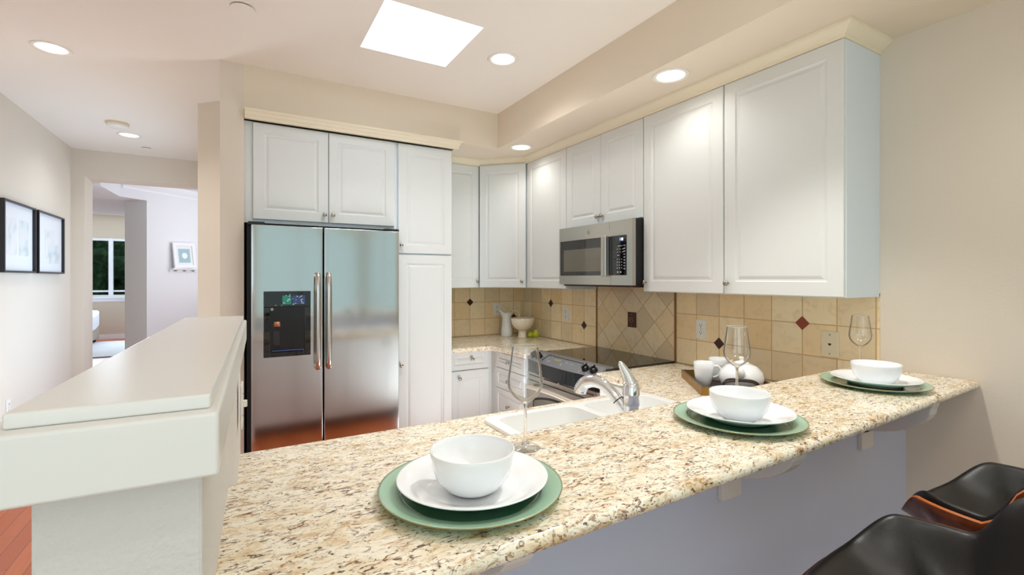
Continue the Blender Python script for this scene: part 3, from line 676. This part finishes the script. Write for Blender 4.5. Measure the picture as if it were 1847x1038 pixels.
# ---------------------------------------------------------------- base cabinets and counters
t = thing('base_cabinet', 'white base cabinet with one drawer over one door, right of the pantry', 'cabinet', (1.414, 3.48, 0))
obj('body', boxm(0, .40, 0, .575, .1, .87), M['cab'], t); obj('toe_kick', boxm(0, .40, .06, .55, 0, .1), M['cab'], t)
dw = obj('drawer', panel(.345, .146), M['cab'], t, loc=(.02, -.02, .722)); knob(dw, .19, .083)
door(t, .02, .115, .345, .60, .10, .658)
t = thing('base_cabinet', 'white base cabinet with a stack of drawers, left of the range', 'cabinet', (1.814, 3.40, 0), -pi/2)
obj('body', boxm(-.08, .495, 0, .615, .1, .87), M['cab'], t); obj('toe_kick', boxm(-.08, .495, .06, .55, 0, .1), M['cab'], t)
for z, hh in ((.745, .12), (.585, .155), (.355, .225), (.115, .235)):
    dw = obj('drawer', panel(.44, hh), M['cab'], t, loc=(.03, -.02, z)); knob(dw, .22, hh/2)
t = thing('base_cabinet', 'white base cabinet right of the range, mostly behind the faucet', 'cabinet', (1.814, 2.118, 0), -pi/2)
obj('body', boxm(0, .44, 0, .615, .1, .87), M['cab'], t); door(t, .015, .12, .40, .735)
t = thing('sink_base_cabinet', 'white sink base cabinets along the kitchen side of the bar', 'cabinet', (1.80, 1.655, 0), pi)
obj('body', (lambda bm: (box(bm, 0, 1.79, 0, .60, .1, .64), box(bm, 1.06, 1.79, 0, .60, .64, .87), box(bm, 0, 1.06, 0, .02, .64, .87), box(bm, 0, .1, .02, .6, .64, .87), bm)[-1])(B()), M['cab'], t)
for i in range(4): door(t, .02+.44*i, .12, .43, .735, .06+.44*i if i % 2 else .41+.44*i, .79)
LC1 = [(1.414, 4.056), (1.414, 3.371), (1.715, 3.374), (1.735, 3.362), (1.752, 3.335), (1.775, 3.18), (1.775, 2.893), (2.441, 2.893), (2.441, 4.056)]
o = obj('corner_countertop', slab(LC1, [], .872, .91), M['granite'], bevel=.013, seg=4); tag(o, 'granite corner countertop left of the range, holding pitcher and bowl', 'countertop')
SK = (.795, 1.63, 1.115, 1.61)
LC2 = [(-.012, 1.045), (2.441, 1.045), (2.441, 2.118), (1.775, 2.118), (1.775, 1.93), (1.79, 1.89), (1.79, 1.80), (1.74, 1.72), (1.66, 1.684), (-.012, 1.684)]
o = obj('sink_countertop', slab(LC2, [[(SK[0]+.02, SK[2]+.02), (SK[1]-.02, SK[2]+.02), (SK[1]-.02, SK[3]-.02), (SK[0]+.02, SK[3]-.02)]], .872, .91), M['granite'], bevel=.013, seg=4); tag(o, 'lower granite countertop around the white sink, below the bar', 'countertop')

# sink
t = thing('kitchen_sink', 'white enamel double-bowl sink set into the lower granite counter', 'sink', (1.2125, 1.3625, .91))
hw, hd = .4175, .2475
def rrect(x0, x1, y0, y1, r, n=5):
    out = []
    for cx, cy, a in ((x1-r, y1-r, 0), (x0+r, y1-r, pi/2), (x0+r, y0+r, pi), (x1-r, y0+r, 3*pi/2)):
        for i in range(n+1): out.append((cx+r*cos(a+pi/2*i/n), cy+r*sin(a+pi/2*i/n)))
    return out
bl = rrect(-hw+.042, -.012, -hd+.10, hd-.036, .05); br = rrect(.026, hw-.042, -hd+.10, hd-.036, .05)
o = obj('rim', slab(rrect(-hw, hw, -hd, hd, .04), [bl, br], 0, .014), M['sinkw'], t, bevel=.006, seg=3)
for L in (bl, br):
    bm = B(); cx = sum(p[0] for p in L)/len(L); cy = sum(p[1] for p in L)/len(L); rings = []
    for sc, z in ((1, .010), (.985, -.02), (.93, -.16), (.86, -.185), (.1, -.19)): rings.append([bm.verts.new((cx+(x-cx)*sc, cy+(y-cy)*sc, z)) for x, y in L])
    for a, b in zip(rings, rings[1:]):
        for i in range(len(L)): bm.faces.new((a[i], a[(i+1) % len(L)], b[(i+1) % len(L)], b[i]))
    bm.faces.new(rings[-1]); bw = obj('bowl', bm, M['sinkw'], t, smooth=True)
    obj('drain', lathe(B(), [(0, 0), (.04, 0), (.04, .004), (.03, .005), (0, .001)], 24, Matrix.Translation((cx, cy, -.191))), M['chrome'], bw)
# faucet
t = thing('kitchen_faucet', 'chrome single-lever pull-out faucet behind the sink', 'faucet', (1.138, 1.175, .924))
obj('body', lathe(B(), [(0, 0), (.034, 0), (.034, .012), (.029, .016), (.028, .10), (.0285, .102), (.0285, .106), (.028, .108), (.028, .135), (.0285, .137), (.0285, .141), (.028, .143), (.027, .165), (.022, .18), (0, .186)], 32), M['chrome'], t, smooth=True)
def ell(a, b, k): return a+(b-a)*k
bm = B(); tube(bm, bez([(.002, .0, .155), (.0, .004, .175), (-.006, .012, .200), (-.014, .020, .222), (-.022, .026, .238), (-.028, .030, .240)], 6), [.027-.0175*min(1, i/24) if i < 25 else .0095-.0008*(i-25) for i in range(31)], 18); obj('lever', bm, M['chrome'], t, smooth=True)
sp = bez([(-.008, .0, .065), (-.018, .025, .10), (-.036, .075, .150), (-.054, .115, .166), (-.070, .150, .158), (-.078, .168, .136), (-.079, .172, .120)], 8)
bm = B(); tube(bm, sp, [.0165+.006*min(1, i/30) for i in range(len(sp))], 20); s_ = obj('spout', bm, M['chrome'], t, smooth=True)
bm = B(); p = [Vector(q) for q in sp]; tube(bm, [p[10], p[10]+(p[11]-p[10])*.35], .0192, 20); obj('joint_ring', bm, M['slot'], s_)

# ---------------------------------------------------------------- range
RY = 2.888
t = thing('kitchen_range', 'slide-in stainless range with black glass cooktop and front knobs', 'range', (1.80, RY, 0), -pi/2)
w = .766
obj('body', boxm(0, w, .03, .63, .05, .895), M['black'], t)
ck = obj('cooktop', boxm(-.003, w+.003, .06, .636, .905, .919), M['cooktop'], t, bevel=.003)
def fascia(z_in, z_out, name, m, y_in, y_out, bow, zb_in=None, zb_out=None, th=.0):
    """band across the front: upper edge (y_in,z_in), lower edge (y_out - bow, z_out)"""
    bm = B(); n = 20; A = []
    for i in range(n+1):
        f = i/n; q = bow*(1-(2*f-1)**2); x = f*w
        A.append([bm.verts.new(v) for v in ((x, y_in, z_in), (x, y_out-q, z_out-q*.25), (x, y_out-q+.006, z_out-.006-q*.25), (x, max(y_in, .05)+.05, z_out-.03), (x, max(y_in, .05)+.05, z_in))])
    for a, b in zip(A, A[1:]):
        for k in range(5): bm.faces.new((a[k], a[(k+1) % 5], b[(k+1) % 5], b[k]))
    bm.faces.new(A[0]); bm.faces.new(A[-1][::-1]); return obj(name, bm, m, t)
cp = fascia(.928, .884, 'control_panel', M['panelgrey'], .065, -.012, .022)
slope = math.atan2(.044, .077)
def on_panel(x, f): # f 0 = back edge, 1 = front edge
    q = .022*(1-(2*x/w-1)**2)
    return Vector((x, .065+(-.077-q)*f, .928+(-.044-q*.25)*f))
for x in (.060, .125, .635, .705):
    c = on_panel(x, .55); Mx = Matrix.Translation(c) @ Matrix.Rotation(slope, 4, 'X')
    kb = obj('knob', lathe(B(), [(0, 0), (.0255, 0), (.025, .008), (.021, .02), (.018, .024), (0, .025)], 28, Mx), M['black'], cp, smooth=True)
    bm = B(); box(bm, -.006, .006, -.022, .022, .02, .036); bm.transform(Mx); obj('grip', bm, M['glassblk'], kb, bevel=.003)
    bm = B(); box(bm, -.0012, .0012, .002, .021, .0355, .0368); bm.transform(Mx); obj('pointer', bm, M['ink'], kb)
def pad(x0, x1, f0, f1, name, m, hgt=.0015, par=None):
    bm = B(); vs = []
    for k in (0, hgt):
        for x, f in ((x0, f0), (x1, f0), (x1, f1), (x0, f1)):
            p = on_panel(x, f); vs.append(bm.verts.new((p.x, p.y-k*.5, p.z+k)))
    for q in ((3, 2, 1, 0), (4, 5, 6, 7), (0, 1, 5, 4), (1, 2, 6, 5), (2, 3, 7, 6), (3, 0, 4, 7)): bm.faces.new([vs[i] for i in q])
    return obj(name, bm, m, par or cp)
pad(.185, .575, .09, .15, 'panel_border', M['black']); pad(.185, .192, .09, .75, 'panel_border', M['black'])
pad(.29, .37, .32, .48, 'oven_display', mat('display_amber', (150, 140, 90), .3))
bm = B(); rr = random.Random(7)
for x, f in ((.22, .5), (.24, .35), (.25, .68), (.27, .62), (.40, .62), (.43, .40), (.46, .40), (.49, .45), (.43, .62), (.41, .75), (.24, .2), (.03, .8), (.10, .85), (.15, .3), (.67, .88), (.61, .85)):
    p = on_panel(x, f); a = rr.uniform(.006, .012); box(bm, p.x-a/2, p.x+a/2, p.y-.005, p.y+.005, p.z-.004, p.z+.003)
obj('button', bm, M['ink'], cp)
fb = fascia(.880, .792, 'front_band', M['black'], .0, .012, .034)
bm = B(); box(bm, 0, w, -.005, .04, .735, .790); vs = obj('vent_trim', bm, M['steel2'], t, bevel=.002)
for x0, x1 in ((.03, .19), (.21, .37), (.39, .55), (.57, .73)): obj('vent_slot', boxm(x0, x1, -.007, 0, .765, .773), M['slot'], vs)
od = obj('oven_door', boxm(0, w, -.012, .04, .24, .732), M['steel2'], t, bevel=.004)
bm = B(); pts = [(.10, .30)]+[(.10+.566*i/16, .60+.045*(1-(i/8-1)**2)) for i in range(17)]+[(.666, .30)]
prism(bm, pts, .012, .0145, Matrix.Rotation(pi/2, 4, 'X')); obj('oven_window', bm, M['ovenglass'], od)
bm = B(); prism(bm, [(x+(.02 if x < .2 else -.02 if x > .6 else 0)*0, z) for x, z in [(.086, .288)]+[(.086+.594*i/16, .612+.048*(1-(i/8-1)**2)) for i in range(17)]+[(.68, .288)]], .012, .0133, Matrix.Rotation(pi/2, 4, 'X')); obj('window_border', bm, M['black'], od)
bm = B(); tube(bm, bez([(.045, -.01, .690), (.06, -.045, .694), (.15, -.060, .705), (.383, -.070, .716), (.616, -.060, .705), (.706, -.045, .694), (.721, -.01, .690)], 6), .013, 14); obj('handle', bm, mat('handle_satin', (226, 214, 200), .35, .5), od, smooth=True)
obj('drawer', boxm(0, w, -.01, .04, .06, .23), M['steel2'], t, bevel=.004)

# ---------------------------------------------------------------- pitcher, pedestal bowl, pears
t = thing('pitcher', 'tall white pitcher with loop handle on the corner counter', 'pitcher', (2.195, 3.90, .91), -.45)
bm = B(); n = 40; rings = []
for r, z in ((0, .0), (.052, .0), (.056, .004), (.054, .05), (.046, .12), (.043, .17), (.048, .215), (.051, .238), (.048, .24), (.045, .215), (.040, .17), (.042, .10), (.0, .02)):
    if r == 0: rings.append([bm.verts.new((0, 0, z))]); continue
    ring = []
    for i in range(n):
        a = 2*pi*i/n; k = max(0, (z-.17)/.07); lip = max(0, cos(a-pi))**5*.03*k; dipz = -.018*k*(1-max(0, cos(a-pi))**3)
        rr_ = r+lip; ring.append(bm.verts.new((rr_*cos(a), rr_*sin(a), z+dipz+lip*.6)))
    rings.append(ring)
for a, b in zip(rings, rings[1:]):
    for i in range(n):
        j = (i+1) % n
        if len(a) == 1: bm.faces.new((a[0], b[j], b[i]))
        elif len(b) == 1: bm.faces.new((a[i], a[j], b[0]))
        else: bm.faces.new((a[i], a[j], b[j], b[i]))
obj('body', bm, M['ceram'], t, smooth=True)
bm = B(); tube(bm, bez([(.04, 0, .195), (.055, 0, .232), (.09, 0, .238), (.118, 0, .205), (.112, 0, .155), (.085, 0, .10), (.046, 0, .07)], 6), .006, 10); obj('handle', bm, M['cream'], t, smooth=True)
t = thing('pedestal_bowl', 'cream footed bowl in front of the white pitcher', 'bowl', (2.262, 3.725, .91))
obj('foot', lathe(B(), [(0, 0), (.042, 0), (.043, .003), (.038, .03), (.036, .07), (0, .072)], 36), M['cream'], t, smooth=True)
obj('dish', lathe(B(), [(0, .066), (.04, .068), (.075, .09), (.098, .12), (.108, .165), (.106, .178), (.101, .180), (.097, .172), (.088, .13), (.06, .09), (0, .078)], 44), M['cream'], t, smooth=True)
PEAR = [(0, 0), (.015, .001), (.026, .010), (.031, .026), (.029, .042), (.020, .058), (.013, .070), (.009, .076), (0, .078)]
def pear(x, y, label, tilt, z=.91, sc=1.0):
    t = thing('pear', label, 'pear', (x, y, z), random.uniform(0, 6), 'pears on the corner counter'); t.rotation_euler[0] = tilt; t.scale = (sc, sc, sc)
    obj('flesh', lathe(B(), PEAR, 24), M['pear'], t, smooth=True); obj('stalk', tube(B(), [(0, 0, .077), (.002, 0, .086), (.005, 0, .092)], .0015, 6), M['stem'], t)
pear(2.352, 3.635, 'green pear standing upright, right of the footed bowl', 0)
t = thing('pear', 'green pear lying tilted close beside the footed bowl', 'pear', (2.328, 3.692, .9385), .7, 'pears on the corner counter')
bm = lathe(B(), PEAR, 24, Matrix.Rotation(1.15, 4, 'Y') @ Matrix.Translation((0, 0, -.03))); obj('flesh', bm, M['pear'], t, smooth=True)
bm = tube(B(), [(0, 0, .045), (.002, 0, .055), (.005, 0, .062)], .0015, 6); bm.transform(Matrix.Rotation(1.15, 4, 'Y')); obj('stalk', bm, M['stem'], t)
for x, y, lab in ((2.232, 3.738, 'green pear inside the footed bowl, left side'), (2.292, 3.716, 'green pear inside the footed bowl, right side')):
    t = thing('pear', lab, 'pear', (x, y, 1.016), 1, 'pears in the footed bowl')
    obj('flesh', lathe(B(), PEAR, 20, Matrix.Rotation(.9, 4, 'Y')), M['pear'], t, smooth=True)

# ---------------------------------------------------------------- tray with tea things
ta = math.atan2(1.788-1.458, 2.105-1.851)
t = thing('serving_tray', 'square dark tray with gold sides holding mugs and teapot', 'tray', (1.851, 1.458, .91), ta)
tl, tw, th = .415, .345, .042   # local +x along the long visible side, -y across
obj('bottom', boxm(.004, tl-.004, -tw+.004, -.004, 0, .006), M['tray_in'], t)
for a in ((0, tl, -.010, 0), (0, tl, -tw, -tw+.010), (0, .010, -tw+.010, -.010), (tl-.010, tl, -tw+.010, -.010)):
    sd = obj('side', boxm(a[0], a[1], a[2], a[3], 0, th-.002), M['gold'], t)
    obj('rim', boxm(a[0], a[1], a[2], a[3], th-.002, th), M['trayrim'], sd)
bm = B(); tube(bm, bez([(tl-.005, -.10, th), (tl-.005, -.105, th+.028), (tl-.005, -.17, th+.036), (tl-.005, -.235, th+.028), (tl-.005, -.24, th)], 6), .006, 10); obj('handle', bm, M['traydark'], t, smooth=True)
bm = B(); tube(bm, bez([(.005, -.10, th), (.005, -.105, th+.022), (.005, -.17, th+.03), (.005, -.235, th+.022), (.005, -.24, th)], 6), .006, 10); hb = obj('handle', bm, M['traydark'], t, smooth=True)
def mug(x, y, rz, label):
    t = thing('mug', label, 'mug', (x, y, .9165), rz, 'white mugs on the tray')
    obj('body', lathe(B(), [(0, 0), (.030, 0), (.034, .004), (.042, .04), (.047, .085), (.0485, .114), (.047, .116), (.0445, .112), (.043, .085), (.038, .04), (.03, .010), (0, .008)], 40), M['white'], t, smooth=True)
    obj('handle', tube(B(), bez([(.045, 0, .095), (.066, 0, .098), (.078, 0, .078), (.068, 0, .052), (.043, 0, .040)], 6), .0055, 10), M['white'], t, smooth=True)
    bm = B(); tube(bm, [(.0468*cos(a), .0468*sin(a), .088) for a in [2*pi*i/40 for i in range(41)]], .0012, 6); obj('band', bm, M['white'], t, smooth=True)
mug(2.020, 1.577, -.75, 'white mug at the front left of the dark tray'); mug(2.185, 1.615, -.5, 'white mug behind the teapot on the dark tray')
t = thing('teapot', 'round white teapot with dark bail handle on the tray', 'teapot', (2.098, 1.425, .9165), -.7)
obj('body', lathe(B(), [(0, 0), (.06, 0), (.075, .004), (.093, .03), (.1, .058), (.092, .09), (.067, .115), (.035, .126), (0, .128)], 48), M['white'], t, smooth=True)
obj('lid', lathe(B(), [(0, .127), (.036, .126), (.037, .130), (.02, .136), (.008, .139), (.008, .146), (.013, .152), (.010, .158), (0, .160)], 32), M['white'], t, smooth=True)
cfl_ = Matrix.Rotation(.7, 2) @ Vector((-.83, -.56)).normalized()
bm = B(); tube(bm, [Vector((cfl_.x*q, cfl_.y*q, z)) for q, z in ((.08, .085), (.095, .092), (.108, .104), (.116, .118))], [.022, .019, .015, .011], 14); obj('spout', bm, M['white'], t, smooth=True)
# bail handle folded down on the camera side of the pot
cf = Vector((-.83, -.56)); cf.normalize(); R_ = Matrix.Rotation(.7, 2); cfl = R_ @ cf; sd = Vector((-cfl.y, cfl.x)); sd = sd
pts = []
for i in range(25):
    a = pi*i/24; lat = .078*(abs(cos(a))**.6)*(1 if cos(a) >= 0 else -1); zz = .012+.055*sin(a)**.7
    rr_ = .103; out = math.sqrt(max(rr_**2-lat**2, .0004))+.004
    pts.append((cfl.x*out+sd.x*lat, cfl.y*out+sd.y*lat, zz))
obj('bail_handle', tube(B(), pts, .0042, 10), mat('iron_handle', (58, 46, 36), .45, .5), t, smooth=True)

# ---------------------------------------------------------------- place settings
def charger(x, y, label):
    t = thing('charger_plate', label, 'charger plate', (x, y, 1.0602), 0, 'sage charger plates on the bar')
    obj('rim', lathe(B(), [(.128, .006), (.130, .0100), (.145, .0125), (.160, .0165), (.1648, .0172), (.1648, .0155), (.150, .010), (.130, .004), (.120, .001)], 72), M['sage'], t, smooth=True)
    obj('well', lathe(B(), [(0, .0), (.120, .001), (.128, .006), (.130, .0100), (.125, .0062), (.118, .0042), (0, .004)], 64), M['green'], t, smooth=True)
    bm = B(); tube(bm, [(.1655*cos(a), .1655*sin(a), .0164) for a in [2*pi*i/72 for i in range(73)]], .0009, 6); obj('gilt_edge', bm, M['gilt'], t, smooth=True)
def dplate(x, y, label):
    t = obj('dinner_plate', lathe(B(), [(0, .001), (.075, .001), (.078, 0), (.082, .002), (.09, .008), (.125, .020), (.1355, .0258), (.137, .0272), (.1365, .0285), (.134, .0283), (.118, .023), (.095, .0145), (.086, .009), (.080, .006), (0, .005)], 72), M['white'], smooth=True)
    t.location = (x, y, 1.0647); return tag(t, label, 'plate', 'white dinner plates on the bar')
def bowl(x, y, label):
    t = obj('cereal_bowl', lathe(B(), [(0, .002), (.034, .002), (.036, 0), (.040, .001), (.052, .010), (.066, .028), (.0735, .050), (.0755, .068), (.0758, .0735), (.0745, .0745), (.0732, .073), (.0725, .066), (.070, .050), (.062, .030), (.045, .012), (.03, .007), (0, .006)], 64), M['white'], smooth=True)
    t.location = (x, y, 1.0705); return tag(t, label, 'bowl', 'white bowls on the bar')
SET = [((.3705, .7907), (.3725, .788), (.366, .776), 'nearest the camera, by the pony wall'), ((1.1797, .8126), (1.194, .817), (1.172, .802), 'at the middle of the bar, below the faucet'), ((2.0068, .838), (2.0094, .8343), (1.995, .826), 'at the far end of the bar, by the right wall')]
for c, p, b, wh in SET:
    charger(*c, 'sage green charger plate '+wh); dplate(*p, 'white dinner plate '+wh); bowl(*b, 'deep white bowl '+wh)
# wine glasses
def wine(x, y, label):
    t = thing('wine_glass', label, 'wine glass', (x, y, 1.0602), 0, 'wine glasses on the bar')
    cv = lambda p: [(max(q.x, 0), q.z) for q in bez([(r, 0, z) for r, z in p], 5)]
    obj('foot', lathe(B(), [(0, 0), (.034, 0), (.035, .001), (.033, .0025), (.018, .005), (.008, .009), (0, .010)], 48), M['glass'], t, smooth=True)
    obj('stem', lathe(B(), [(0, .009)]+cv([(.0085, .009), (.0046, .022), (.0036, .05), (.0036, .085), (.0048, .098), (.007, .104)])+[(0, .106)], 24), M['glass_solid'], t, smooth=True)
    out = cv([(.0065, .104), (.014, .108), (.027, .119), (.037, .134), (.0405, .150), (.039, .170), (.034, .205), (.0303, .233)])
    inn = cv([(.0293, .233), (.0330, .205), (.0380, .170), (.0395, .150), (.036, .135), (.026, .121), (.012, .110), (0, .107)])
    inn[-1] = (0, .107)
    bm = B(); tube(bm, [(.0298*cos(a), .0298*sin(a), .2346) for a in [2*pi*i/48 for i in range(49)]], .0009, 8); obj('rim', bm, M['rimglass'], t, smooth=True)
    obj('bowl', lathe(B(), out+[(.0301, .2345), (.0298, .2348), (.0295, .2345)]+inn, 64), M['glass'], t, smooth=True)
wine(.572, .930, 'empty wine glass behind the nearest place setting, in front of the sink'); wine(1.398, .965, 'empty wine glass behind the middle place setting, in front of the teapot'); wine(2.262, .993, 'empty wine glass behind the far place setting, against the tile')

# ---------------------------------------------------------------- bar stools
def sstep(a, b, x):
    k = max(0, min(1, (x-a)/(b-a))); return k*k*(3-2*k)
def rimz(yy):
    return .772+.092*sstep(.26, .165, yy)+.095*sstep(.02, -.045, yy)+.055*sstep(.01, -.14, yy)
def bowl_surf(sx, sy, dz, nr=10, na=120, r1=1.0):
    bm = B(); rings = [[bm.verts.new((0, 0, .712+dz))]]
    for k in range(1, nr+1):
        r = r1*k/nr; ring = []
        for i in range(na):
            a = 2*pi*i/na; c, s = cos(a), sin(a); e = 2/2.7
            x = sx*r*abs(c)**e*(1 if c >= 0 else -1); y = sy*r*abs(s)**e*(1 if s >= 0 else -1)
            yr = sy*abs(s)**e*(1 if s >= 0 else -1)
            p = 2.4+3.2*sstep(.24, .08, yr)
            ring.append(bm.verts.new((x, y, .712+dz+(rimz(yr)-.712)*r**p)))
        rings.append(ring)
    for i in range(na): bm.faces.new((rings[0][0], rings[1][i], rings[1][(i+1) % na]))
    for a, b in zip(rings[1:], rings[2:]):
        for i in range(na): bm.faces.new((a[i], b[i], b[(i+1) % na], a[(i+1) % na]))
    return bm
def face_up(o):
    if o.data.polygons[0].normal.z < 0: o.data.flip_normals()
def stool(x, y, rz, label):
    t = thing('bar_stool', label, 'bar stool', (x, y, 0), rz, 'bar stools along the counter')
    o = obj('bentwood_shell', bowl_surf(.275, .26, 0), [M['walnut'], M['plyedge']], t, smooth=True); face_up(o)
    s = o.modifiers.new('solid', 'SOLIDIFY'); s.thickness = .009; s.offset = -1; s.material_offset_rim = 1; s.use_even_offset = True
    o = obj('seat_pad', bowl_surf(.268, .253, .004), M['leather'], t, smooth=True); face_up(o)
    s = o.modifiers.new('solid', 'SOLIDIFY'); s.thickness = .030; s.offset = 1
    b = o.modifiers.new('b', 'SUBSURF'); b.levels = b.render_levels = 2
    for sx, sy in ((-1, -1), (1, -1), (-1, 1), (1, 1)):
        obj('leg', tube(B(), [(sx*.10, sy*.09, .715), (sx*.20, sy*.19, 0)], [.018, .011], 12), M['blackm'], t, smooth=True)
    obj('footrest', tube(B(), [(.20*cos(a), .20*sin(a), .27) for a in [2*pi*i/40 for i in range(41)]], .009, 10), M['oak'], t, smooth=True)
stool(1.195, .355, .10, 'black leather bentwood bar stool in front of the middle setting, nearest at the photo bottom')
stool(1.825, .385, -.03, 'black leather bentwood bar stool nearest the right wall')
